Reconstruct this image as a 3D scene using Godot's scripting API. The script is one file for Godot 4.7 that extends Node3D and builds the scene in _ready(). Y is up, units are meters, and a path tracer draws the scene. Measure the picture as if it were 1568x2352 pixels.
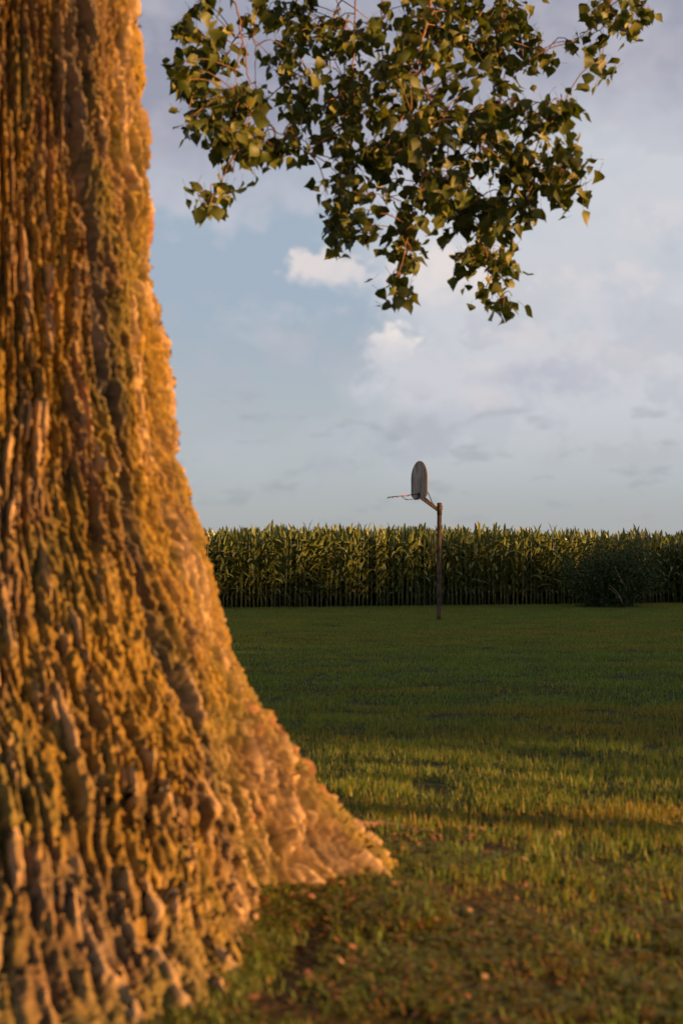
extends Node3D
# A big furrowed cottonwood in low evening sun, its drooping twigs overhead, a lawn half in
# shade, an old basketball hoop and a field of tall corn behind.

const EYE := Vector3(0, 1.4, 0)
const PITCH := 0.0361            # the lens looks up by two degrees
const FOCAL := 3267.0            # in units of a 1568 x 2352 frame
const TREE := Vector3(-1.63, 0, -6.3)
const SUN_TURN := 70.0           # degrees from straight behind the lens towards its right
const SUN_HIGH := 10.5
const EXPOSURE := 2.4
const SKY_LEVEL := 1.02 / 2.4

var rng := RandomNumberGenerator.new()
var n_soft := FastNoiseLite.new()
var n_fine := FastNoiseLite.new()
var n_ridge := FastNoiseLite.new()
var n_cell := FastNoiseLite.new()
var n_patch := FastNoiseLite.new()
var n_fbm := FastNoiseLite.new()
var n_puff := FastNoiseLite.new()

# ---------------------------------------------------------------- small helpers

func lin(r: float, g: float, b: float) -> Color:      # a linear base colour as albedo_color
	return Color(r, g, b).linear_to_srgb()

func srgb(r: float, g: float, b: float) -> Color:     # 0..255 to linear
	return Color(r / 255.0, g / 255.0, b / 255.0).srgb_to_linear()

func at(px: float, py: float, depth: float) -> Vector3:
	var v := Vector3((px - 784.0) / FOCAL, (1176.0 - py) / FOCAL, -1.0)
	v = v.rotated(Vector3.RIGHT, PITCH)
	return EYE + v * (depth / -v.z)

func on_ground(px: float, py: float, h := 0.0) -> Vector3:
	var v := Vector3((px - 784.0) / FOCAL, (1176.0 - py) / FOCAL, -1.0).rotated(Vector3.RIGHT, PITCH)
	return EYE + v * ((h - EYE.y) / v.y)

func sstep(a: float, b: float, x: float) -> float:
	var t := clampf((x - a) / (b - a), 0.0, 1.0)
	return t * t * (3.0 - 2.0 * t)

func noise(kind: int, noise_seed: int, fractal: int, octaves: int) -> FastNoiseLite:
	var n := FastNoiseLite.new()
	n.noise_type = kind
	n.seed = noise_seed
	n.frequency = 1.0
	n.fractal_type = fractal
	n.fractal_octaves = octaves
	return n

func new_st(smooth := true) -> SurfaceTool:
	var st := SurfaceTool.new()
	st.begin(Mesh.PRIMITIVE_TRIANGLES)
	st.set_smooth_group(0 if smooth else -1)
	return st

func quad(st: SurfaceTool, a: Vector3, b: Vector3, c: Vector3, d: Vector3) -> void:
	st.add_vertex(a); st.add_vertex(b); st.add_vertex(c)
	st.add_vertex(a); st.add_vertex(c); st.add_vertex(d)

func done(st: SurfaceTool) -> ArrayMesh:
	st.generate_normals()
	return st.commit()

func obj(called: String, mesh: Mesh, material: Material, parent: Node = self) -> MeshInstance3D:
	var o := MeshInstance3D.new()
	o.name = called
	o.mesh = mesh
	o.material_override = material
	parent.add_child(o, true)
	return o

func thing(called: String, label: String, category: String, where := Vector3.ZERO, turn := 0.0, group := "") -> Node3D:
	var o := Node3D.new()
	o.name = called
	add_child(o, true)
	o.position = where
	o.rotation.y = turn
	tag(o, label, category, group)
	return o

func tag(o: Node, label: String, category: String, group := "") -> void:
	o.set_meta("label", label)
	o.set_meta("category", category)
	if group != "":
		o.set_meta("group", group)

func mat(c: Color, rough := 0.8, spec := 0.5) -> StandardMaterial3D:
	var m := StandardMaterial3D.new()
	m.albedo_color = c
	m.roughness = rough
	m.metallic_specular = spec
	return m

func vertex_mat(rough := 0.8, spec := 0.5) -> StandardMaterial3D:
	var m := mat(Color.WHITE, rough, spec)
	m.vertex_color_use_as_albedo = true
	return m

# A tube along points, the ends closed.
func tube(st: SurfaceTool, pts: PackedVector3Array, radii: PackedFloat32Array, sides := 8, cap := true) -> void:
	var rings := []
	var up := Vector3(0.31, 0.2, 0.93)
	for i in pts.size():
		var dir := (pts[mini(i + 1, pts.size() - 1)] - pts[maxi(i - 1, 0)]).normalized()
		var a := dir.cross(up)
		if a.length() < 0.05:
			a = dir.cross(Vector3(1, 0.1, 0))
		a = a.normalized()
		var b := a.cross(dir).normalized()
		up = dir.cross(a) * -1.0 if false else up
		var ring := PackedVector3Array()
		for k in sides:
			var t := TAU * k / sides
			ring.append(pts[i] + (a * cos(t) + b * sin(t)) * radii[i])
		rings.append(ring)
	for i in pts.size() - 1:
		for k in sides:
			var k2 := (k + 1) % sides
			quad(st, rings[i][k], rings[i][k2], rings[i + 1][k2], rings[i + 1][k])
	if cap:
		for k in sides:
			var k2 := (k + 1) % sides
			st.add_vertex(pts[0]); st.add_vertex(rings[0][k2]); st.add_vertex(rings[0][k])
			var e := pts.size() - 1
			st.add_vertex(pts[e]); st.add_vertex(rings[e][k]); st.add_vertex(rings[e][k2])

# A bar of rectangular section from a to b.
func bar(st: SurfaceTool, a: Vector3, b: Vector3, wide: float, high: float, up := Vector3.UP) -> void:
	var d := (b - a).normalized()
	var s := d.cross(up).normalized()
	var u := s.cross(d).normalized()
	var p := []
	for e in [a, b]:
		for k in [[-1, -1], [1, -1], [1, 1], [-1, 1]]:
			p.append(e + s * (k[0] * wide * 0.5) + u * (k[1] * high * 0.5))
	for k in 4:
		var k2 := (k + 1) % 4
		quad(st, p[k], p[k + 4], p[k2 + 4], p[k2])
	quad(st, p[0], p[1], p[2], p[3])
	quad(st, p[7], p[6], p[5], p[4])

func smooth_line(pts: Array, per := 6) -> PackedVector3Array:
	var c := Curve3D.new()
	for i in pts.size():
		var tan_ := Vector3.ZERO
		if i > 0 and i < pts.size() - 1:
			tan_ = (pts[i + 1] - pts[i - 1]) * 0.18
		c.add_point(pts[i], -tan_, tan_)
	var out := PackedVector3Array()
	var total: int = (pts.size() - 1) * per
	for k in total + 1:
		var f := float(k) / per
		var i := mini(int(f), pts.size() - 2)
		out.append(c.sample(i, f - i))
	return out

# ---------------------------------------------------------------- the ground's shape

func ground_y(x: float, z: float) -> float:
	var r := Vector2(x - TREE.x, z - TREE.z).length()
	var y := 0.11 * (1.0 - sstep(1.3, 3.3, r))
	var near := exp(-r * r / 400.0)
	y += (n_soft.get_noise_2d(x * 0.55, z * 0.55) * 0.028 + n_soft.get_noise_2d(x * 2.1 + 40.0, z * 2.1) * 0.012) * near
	return y

func soil_share(x: float, z: float) -> float:         # bare earth round the foot of the tree
	var r := Vector2(x - TREE.x - 0.3, (z - TREE.z) - 0.5).length()
	return clampf(sstep(3.1, 1.7, r) + n_soft.get_noise_2d(x * 1.4 + 9.0, z * 1.4) * 0.55 * sstep(4.2, 2.2, r), 0.0, 1.0)

# ---------------------------------------------------------------- sky

func sky_color(az: float, el: float) -> Color:
	# az: angle to the right of the lens, el: angle above the horizon, both in radians
	var px := 784.0 + FOCAL * az
	var py := 1294.0 - FOCAL * el
	var sx := az * 10.0 + 50.0
	var sy := el * 10.0 + 50.0
	var w := n_fbm.get_noise_2d(sx * 0.55, sy * 0.8)
	var w2 := n_fbm.get_noise_2d(sx * 1.1 + 31.0, sy * 1.5 + 7.0)
	var puff := n_puff.get_noise_2d(sx * 2.2, sy * 2.4) + 0.62
	var det := n_fbm.get_noise_2d(sx * 3.4 + 5.0, sy * 4.2)
	var fine := n_fbm.get_noise_2d(sx * 9.0 + 5.0, sy * 11.0)
	# clear air
	var c := srgb(170, 172, 171).lerp(srgb(177, 185, 189), sstep(0.01, 0.08, el)).lerp(srgb(161, 177, 193), sstep(0.07, 0.20, el)).lerp(srgb(98, 124, 168), sstep(0.36, 1.3, el))
	# bright milky veil, thin in the clear gap on the left of the view
	var gap := exp(-pow((px - 450.0 + w * 160.0) / 430.0, 2.0) - pow((py - 740.0 + w2 * 110.0) / 340.0, 2.0))
	var veil := clampf(0.80 + w * 0.7 + det * 0.12 - gap * 1.35 + 0.3 * sstep(650.0, 1100.0, px) * (1.0 if absf(az) < 0.9 else 0.0), 0.0, 1.0) * sstep(0.03, 0.13, el) * (1.0 - sstep(0.5, 1.2, el) * 0.5)
	c = c.lerp(srgb(206, 207, 213), veil * 0.9)
	# lavender deck high up, its lower rim paler
	var rim := 0.236 + 0.046 * sstep(-0.02, 0.16, az) * (1.0 if absf(az) < 0.6 else 0.0) + w2 * 0.020 + det * 0.010 + fine * 0.003
	var deck := sstep(rim - 0.003, rim + 0.014, el) * clampf(0.92 + w * 0.4, 0.0, 1.0)
	var deck_c := srgb(190, 192, 203).lerp(srgb(148, 150, 168), sstep(rim + 0.005, rim + 0.075, el + det * 0.022 + w2 * 0.01))
	deck_c = deck_c.lerp(srgb(186, 181, 192), clampf(w2 * 1.0 + det * 0.4, 0.0, 0.55))
	c = c.lerp(deck_c, deck * 0.94)
	# grey shelves and pale puffs farther off
	var shelf := sstep(0.0, 0.35, w2 + det * 0.45 + 0.10) * sstep(0.05, 0.10, el) * (1.0 - sstep(0.15, 0.22, el))
	c = c.lerp(srgb(176, 180, 191), shelf * 0.4)
	for p in puffs:
		var dx: float = (px - p[0]) / p[2]
		var dy: float = (py - p[1]) / p[3]
		if dx * dx + dy * dy > 6.0:
			continue
		var d: float = 1.0 - sqrt(dx * dx + dy * dy * (1.0 if dy < 0.0 else 1.5)) - (puff * 0.9 - det * 0.5 - fine * 0.35) * p[5]
		var m: float = sstep(0.0, p[6] * (1.4 + 2.5 * sstep(-0.4, 0.8, dy)), d) * p[4]
		var top: Color = p[7]
		c = c.lerp(top.lerp(srgb(192, 194, 206), sstep(-0.2, 1.1, dy - det) * 0.5), m)
	# small flat scraps of grey near the horizon
	var scrap := sstep(0.22, 0.6, n_fbm.get_noise_2d(sx * 1.6 + 3.0, sy * 5.0 + 11.0)) * sstep(0.015, 0.04, el) * (1.0 - sstep(0.09, 0.14, el))
	c = c.lerp(srgb(155, 160, 168), scrap * 0.45)
	# warm light round the low sun
	var d_sun := wrapf(az - PI + deg_to_rad(SUN_TURN), -PI, PI)
	var glow := exp(-d_sun * d_sun / 0.30) * exp(-pow((el - 0.12) / 0.28, 2.0))
	c += Color(0.75, 0.42, 0.16) * glow
	return Color(c.r, c.g, c.b) * SKY_LEVEL

var puffs := []

func make_sky() -> ImageTexture:
	puffs = [
		[985.0, 885.0, 195.0, 125.0, 0.95, 0.7, 0.32, srgb(203, 204, 211)],
		[1260.0, 890.0, 260.0, 100.0, 0.75, 0.9, 0.55, srgb(180, 183, 196)],
		[1190.0, 790.0, 150.0, 60.0, 0.6, 1.0, 0.5, srgb(217, 211, 213)],
		[1330.0, 815.0, 130.0, 50.0, 0.55, 1.0, 0.5, srgb(214, 208, 211)],
		[950.0, 1040.0, 170.0, 110.0, 0.8, 0.8, 0.5, srgb(175, 180, 190)],
		[1440.0, 860.0, 190.0, 80.0, 0.50, 1.1, 0.7, srgb(210, 205, 210)],
		[1330.0, 760.0, 260.0, 110.0, 0.45, 1.1, 0.8, srgb(206, 206, 213)],
		[1010.0, 650.0, 185.0, 115.0, 0.9, 0.8, 0.4, srgb(228, 219, 216)],
		[760.0, 632.0, 130.0, 64.0, 0.85, 0.9, 0.32, srgb(228, 218, 215)],
		[870.0, 660.0, 150.0, 80.0, 0.7, 1.0, 0.6, srgb(208, 206, 212)],
		[905.0, 788.0, 76.0, 58.0, 0.85, 1.2, 0.36, srgb(240, 230, 224)],
		[870.0, 815.0, 95.0, 60.0, 0.55, 1.2, 0.5, srgb(202, 202, 210)],
		[1115.0, 845.0, 70.0, 55.0, 0.65, 1.1, 0.5, srgb(218, 211, 213)],
		[1105.0, 925.0, 80.0, 52.0, 0.60, 1.1, 0.5, srgb(213, 207, 210)],
		[1390.0, 672.0, 190.0, 75.0, 0.55, 1.1, 0.7, srgb(221, 213, 215)],
		[1540.0, 560.0, 150.0, 90.0, 0.5, 1.1, 0.7, srgb(218, 212, 216)],
		[620.0, 735.0, 170.0, 60.0, 0.40, 1.1, 0.7, srgb(197, 198, 209)],
		[690.0, 795.0, 80.0, 45.0, 0.35, 1.0, 0.5, srgb(184, 187, 196)],
		[780.0, 1075.0, 130.0, 45.0, 0.4, 1.2, 0.7, srgb(166, 171, 177)],
		[600.0, 1130.0, 170.0, 34.0, 0.4, 1.2, 0.7, srgb(163, 168, 174)],
		[1400.0, 1060.0, 240.0, 70.0, 0.40, 1.2, 0.7, srgb(180, 179, 183)],
	]
	var coarse := Image.create_empty(768, 384, false, Image.FORMAT_RGBF)
	for j in 384:
		var el := PI * (0.5 - (j + 0.5) / 384.0)
		for i in 768:
			var c := Color(0.10, 0.10, 0.07)
			if el > -0.02:
				var az := TAU * ((i + 0.5) / 768.0 - 0.5)
				c = sky_color(az, maxf(el, 0.0))
				if az > PI - 0.5:                  # joins up with itself behind the lens
					c = c.lerp(sky_color(az - TAU, maxf(el, 0.0)), (az - PI + 0.5) / 0.5)
			coarse.set_pixel(i, j, c)
	coarse.resize(4096, 2048, Image.INTERPOLATE_CUBIC)
	# the part that a lens may look at, in full detail
	var i0 := 2048 - 400
	var j0 := 1024 - 460
	var part := Image.create_empty(800, 470, false, Image.FORMAT_RGBF)
	for j in 470:
		var el := PI * (0.5 - (j0 + j + 0.5) / 2048.0)
		for i in 800:
			part.set_pixel(i, j, sky_color(TAU * ((i0 + i + 0.5) / 4096.0 - 0.5), maxf(el, 0.0)))
	coarse.blit_rect(part, Rect2i(0, 0, 800, 470), Vector2i(i0, j0))
	return ImageTexture.create_from_image(coarse)

# ---------------------------------------------------------------- the big tree

var sil_h := [-0.3, 0.05, 0.155, 0.25, 0.46, 0.67, 0.84, 1.05, 1.33, 1.58, 1.77, 2.05, 2.28, 2.62, 2.91, 3.86, 6.8]
var sil_r := [2.25, 1.95, 1.83, 1.71, 1.53, 1.39, 1.27, 1.16, 1.06, 0.965, 0.92, 0.86, 0.82, 0.775, 0.745, 0.70, 0.58]

func sil(h: float) -> float:
	for i in sil_h.size() - 1:
		if h <= sil_h[i + 1]:
			return lerpf(sil_r[i], sil_r[i + 1], clampf((h - sil_h[i]) / (sil_h[i + 1] - sil_h[i]), 0.0, 1.0))
	return sil_r[-1]

var roots := [[8.0, 0.30, 1.0], [68.0, 0.44, 1.95], [115.0, 0.36, 1.5], [170.0, 0.35, 1.1], [222.0, 0.34, 0.9], [285.0, 0.38, 1.1], [38.0, 0.12, 0.18]]

func trunk_r(phi: float, h: float) -> float:
	var r0 := sil(h)
	var r15 := sil(maxf(h, 1.5))
	var body := r15 + (r0 - r15) * 0.38
	var widen := 1.0 + sstep(0.1, 1.3, h) * 1.1
	var lobes := 0.0
	for q in roots:
		var d: float = wrapf(phi - deg_to_rad(q[0]), -PI, PI) / (q[1] * widen)
		if absf(d) < 3.0:
			lobes = maxf(lobes, q[2] * exp(-d * d)) if q[2] > 0.5 else lobes + q[2] * exp(-d * d)
	return body + (r0 - body) * lobes

func plates(x: float, y: float, z: float) -> Vector4:   # crack mask, plate value, chip crack mask, chip value
	var c := n_cell.get_noise_3d(x, y, z) + 1.0
	var c2 := n_cell.get_noise_3d(x * 2.1 + 3.0, y * 2.6, z * 2.1) + 1.0
	return Vector4(sstep(0.02, 0.15, c), n_patch.get_noise_3d(x, y, z), sstep(0.02, 0.18, c2), n_patch.get_noise_3d(x * 2.1 + 3.0, y * 2.6, z * 2.1))

func make_trunk() -> ArrayMesh:
	var phis := PackedFloat32Array()
	var hs := PackedFloat32Array()
	var p := -40.0
	while p < 320.0 - 0.01:
		phis.append(deg_to_rad(p))
		p += 0.30 if p < 122.0 else 3.0
	var h := -0.06
	while h < 6.8:
		hs.append(h)
		h += 0.0022 if h < 0.34 else 0.0075 if h < 4.25 else 0.08
	var nu := phis.size()
	var nv := hs.size()
	var pos := PackedVector3Array()
	var col := PackedColorArray()
	pos.resize(nu * nv)
	col.resize(nu * nv)
	var brown := Color(0.122, 0.075, 0.033)
	var ochre := Color(0.192, 0.120, 0.019)
	var moss := Color(0.120, 0.098, 0.024)
	var pale := Color(0.265, 0.182, 0.095)
	var red := Color(0.19, 0.092, 0.045)
	var grey := Color(0.12, 0.11, 0.095)
	for j in nv:
		h = hs[j]
		for i in nu:
			var phi := phis[i]
			var r := trunk_r(phi, h)
			var smooth_r := r
			var x := cos(phi)
			var z := sin(phi)
			# coordinates on the bark that close round the trunk
			var bx := x * 1.15
			var bz := z * 1.15
			var wx := n_soft.get_noise_3d(bx * 1.6, h * 0.9, bz * 1.6)
			var wy := n_soft.get_noise_3d(bx * 5.0 + 7.0, h * 1.6, bz * 5.0)
			var wz := n_soft.get_noise_3d(bx * 15.0 + 2.0, h * 5.5, bz * 15.0)
			var du := wx * 0.04 + wy * 0.012 + wz * 0.005
			var ca := cos(du)
			var sa := sin(du)
			var ux := bx * ca - bz * sa
			var uz := bx * sa + bz * ca
			var hh := h - maxf(r - 0.95, 0.0) * 0.3 + wz * 0.03     # length along the flare
			var low := sstep(1.4, 0.35, h)                                                 # more broken near the foot
			var small := sstep(0.85, 1.55, r)                                              # finer where the trunk is wider
			var fine := n_fine.get_noise_3d(ux * 34.0, hh * 11.0, uz * 34.0)
			var grain := n_fine.get_noise_3d(ux * 62.0, hh * 27.0, uz * 62.0)
			var lump := n_fine.get_noise_3d(bx * 9.0, h * 5.0, bz * 9.0)
			var pl := Vector4.ZERO
			var s1 := 0.0                                                                  # long furrows that part and meet again
			var s3 := 0.0                                                                  # and the smaller ones between them
			if small < 1.0:
				pl += plates(ux * 21.0, hh * 2.4, uz * 21.0) * (1.0 - small)
				s1 += sqrt(minf(1.0, absf(n_soft.get_noise_3d(ux * 12.5, hh * 0.95, uz * 12.5)) * 2.6)) * (1.0 - small)
				s3 += sqrt(minf(1.0, absf(n_soft.get_noise_3d(ux * 26.0 + 11.0, hh * 2.8, uz * 26.0)) * 2.4)) * (1.0 - small)
			if small > 0.0:
				pl += plates(ux * 34.0 + 9.0, hh * 3.6, uz * 34.0) * small
				s1 += sqrt(minf(1.0, absf(n_soft.get_noise_3d(ux * 22.0 + 5.0, hh * 1.7, uz * 22.0)) * 2.6)) * small
				s3 += sqrt(minf(1.0, absf(n_soft.get_noise_3d(ux * 40.0 + 2.0, hh * 4.6, uz * 40.0)) * 2.4)) * small
			var deep := 0.95 + 0.45 * n_soft.get_noise_3d(bx * 2.4 + 5.0, h * 1.2, bz * 2.4)
			var bark := deep * (0.055 * s1 + 0.026 * s3 * (0.35 + 0.65 * s1) + 0.022 * pl.x * (0.4 + 0.6 * s1) + 0.012 * pl.z)
			bark += pl.x * (0.4 + 0.6 * s1) * (0.022 * pl.y + 0.016 * pl.w * pl.z) + 0.016 * fine + 0.016 * grain + 0.024 * lump * low
			var flake := sstep(0.50, 0.58, pl.y) * sstep(-0.3, 0.0, pl.w) * pl.x * sstep(0.45, 0.7, s1) * 0.9
			bark += flake * 0.008 - (fine * 0.013 + grain * 0.010) * flake
			var chip := pl.w
			var plate := pl.y
			# the long seam and the swollen strip on its right
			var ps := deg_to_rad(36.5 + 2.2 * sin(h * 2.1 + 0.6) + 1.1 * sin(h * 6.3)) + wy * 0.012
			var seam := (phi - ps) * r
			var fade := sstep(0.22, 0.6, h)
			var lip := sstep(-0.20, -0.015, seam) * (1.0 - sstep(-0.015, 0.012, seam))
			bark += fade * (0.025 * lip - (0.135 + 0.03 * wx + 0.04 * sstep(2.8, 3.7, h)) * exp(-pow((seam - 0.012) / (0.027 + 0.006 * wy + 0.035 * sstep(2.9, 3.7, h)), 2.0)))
			r += bark - 0.103
			if h < 1.4:                                        # the flare is shallow: push out square to it
				var slope := (trunk_r(phi, h + 0.02) - trunk_r(phi, h - 0.02)) / 0.04
				var k := 1.0 / sqrt(1.0 + slope * slope)
				var out := (r - smooth_r) * lerpf(0.62, 1.0, sstep(0.05, 0.5, h))
				pos[j * nu + i] = Vector3(x * (smooth_r + out * k), h - out * slope * k * 0.8, z * (smooth_r + out * k))
			else:
				pos[j * nu + i] = Vector3(x * r, h, z * r)
			# what grows and weathers on it, with shade put into seam and dips
			var lichen := n_fbm.get_noise_3d(bx * 1.5, h * 0.9, bz * 1.5 + 4.0) + 0.35 * fine
			var lichen2 := n_fbm.get_noise_3d(bx * 3.0 + 8.0, h * 1.8, bz * 3.0)
			var c := brown.lerp(moss, sstep(-0.25, 0.2, lichen2) * 0.8)
			c = c.lerp(ochre, sstep(-0.18, 0.28, lichen) * 0.8)
			c = c.lerp(Color(0.178, 0.12, 0.058), sstep(0.05, 0.7, plate) * 0.30)
			c = c.lerp(grey, sstep(0.2, 0.45, -lichen2) * 0.25)
			c = c.lerp(pale if n_soft.get_noise_3d(bx * 4.0, h * 2.0, bz * 4.0 + 9.0) > -0.45 else red, flake * 0.9)
			c = c.lerp(grey, fade * exp(-pow((seam - 0.012) / (0.034 + 0.04 * sstep(2.9, 3.7, h)), 2.0)) * 0.85)  # grey dead wood, and shade painted into the seam and its wide top
			var v := 1.0 + 0.42 * fine + 0.45 * grain + 0.34 * chip + 0.2 * plate  # relief shade in the colour: raised grain lighter, dips darker
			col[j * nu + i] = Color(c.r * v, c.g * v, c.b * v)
	var nor := PackedVector3Array()
	nor.resize(nu * nv)
	var idx := PackedInt32Array()
	idx.resize((nv - 1) * nu * 6)
	var k := 0
	for j in nv:
		for i in nu:
			var a := pos[j * nu + (i + 1) % nu] - pos[j * nu + (i + nu - 1) % nu]
			var b := pos[mini(j + 1, nv - 1) * nu + i] - pos[maxi(j - 1, 0) * nu + i]
			nor[j * nu + i] = b.cross(a).normalized() if b.cross(a).dot(Vector3(pos[j * nu + i].x, 0, pos[j * nu + i].z)) > 0.0 else a.cross(b).normalized()
			if j < nv - 1:
				var i2 := (i + 1) % nu
				idx[k] = j * nu + i
				idx[k + 1] = j * nu + i2
				idx[k + 2] = (j + 1) * nu + i2
				idx[k + 3] = j * nu + i
				idx[k + 4] = (j + 1) * nu + i2
				idx[k + 5] = (j + 1) * nu + i
				k += 6
	var arr := []
	arr.resize(Mesh.ARRAY_MAX)
	arr[Mesh.ARRAY_VERTEX] = pos
	arr[Mesh.ARRAY_NORMAL] = nor
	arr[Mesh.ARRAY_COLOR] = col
	arr[Mesh.ARRAY_INDEX] = idx
	var m := ArrayMesh.new()
	m.add_surface_from_arrays(Mesh.PRIMITIVE_TRIANGLES, arr)
	return m

# A cottonwood leaf one unit long: broad triangle with a drawn-out tip, hanging down from its stalk.
func leaf_mesh(fold: float, curl: float, twist: float, tone: Color, stalk := true) -> ArrayMesh:
	var st := new_st()
	st.set_color(tone)
	var ys := [0.0, 0.05, 0.20, 0.36, 0.54, 0.72, 0.88, 1.04]
	var ws := [0.05, 0.30, 0.46, 0.46, 0.35, 0.20, 0.075, 0.0]
	var rows := []
	for i in ys.size():
		var y: float = ys[i]
		var w: float = ws[i] * (1.0 + 0.05 * sin(i * 2.4 + twist * 9.0))
		var z: float = curl * y * y
		var row := []
		for s in [-1.0, 0.0, 1.0]:
			var v := Vector3(s * w, -y - absf(s) * (0.05 if i == 1 else 0.0), z + absf(s) * w * fold + s * w * 0.10 * sin(y * 7.0 + twist * 5.0))
			row.append(v.rotated(Vector3.UP, twist * y))
		rows.append(row)
	for i in ys.size() - 1:
		for s in 2:
			quad(st, rows[i][s], rows[i][s + 1], rows[i + 1][s + 1], rows[i + 1][s])
	if stalk:
		st.set_color(Color(0.17, 0.15, 0.045))
		tube(st, PackedVector3Array([Vector3(0, 0.62, -0.10), Vector3(0, 0.32, -0.03), Vector3(0, 0, 0), rows[2][1] + Vector3(0, 0, -0.008)]), PackedFloat32Array([0.016, 0.013, 0.014, 0.006]), 3, false)
	return done(st)

func hang(where: Vector3, size: float, loose := 0.5) -> Transform3D:
	var b := Basis(Vector3.UP, rng.randf() * TAU) * Basis(Vector3.RIGHT, rng.randfn(0.0, loose)) * Basis(Vector3.UP, rng.randfn(0.0, 0.5)) * Basis(Vector3(0, 0, 1), rng.randfn(0.0, 0.45))
	return Transform3D(b.scaled(Vector3.ONE * size), where)

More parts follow.
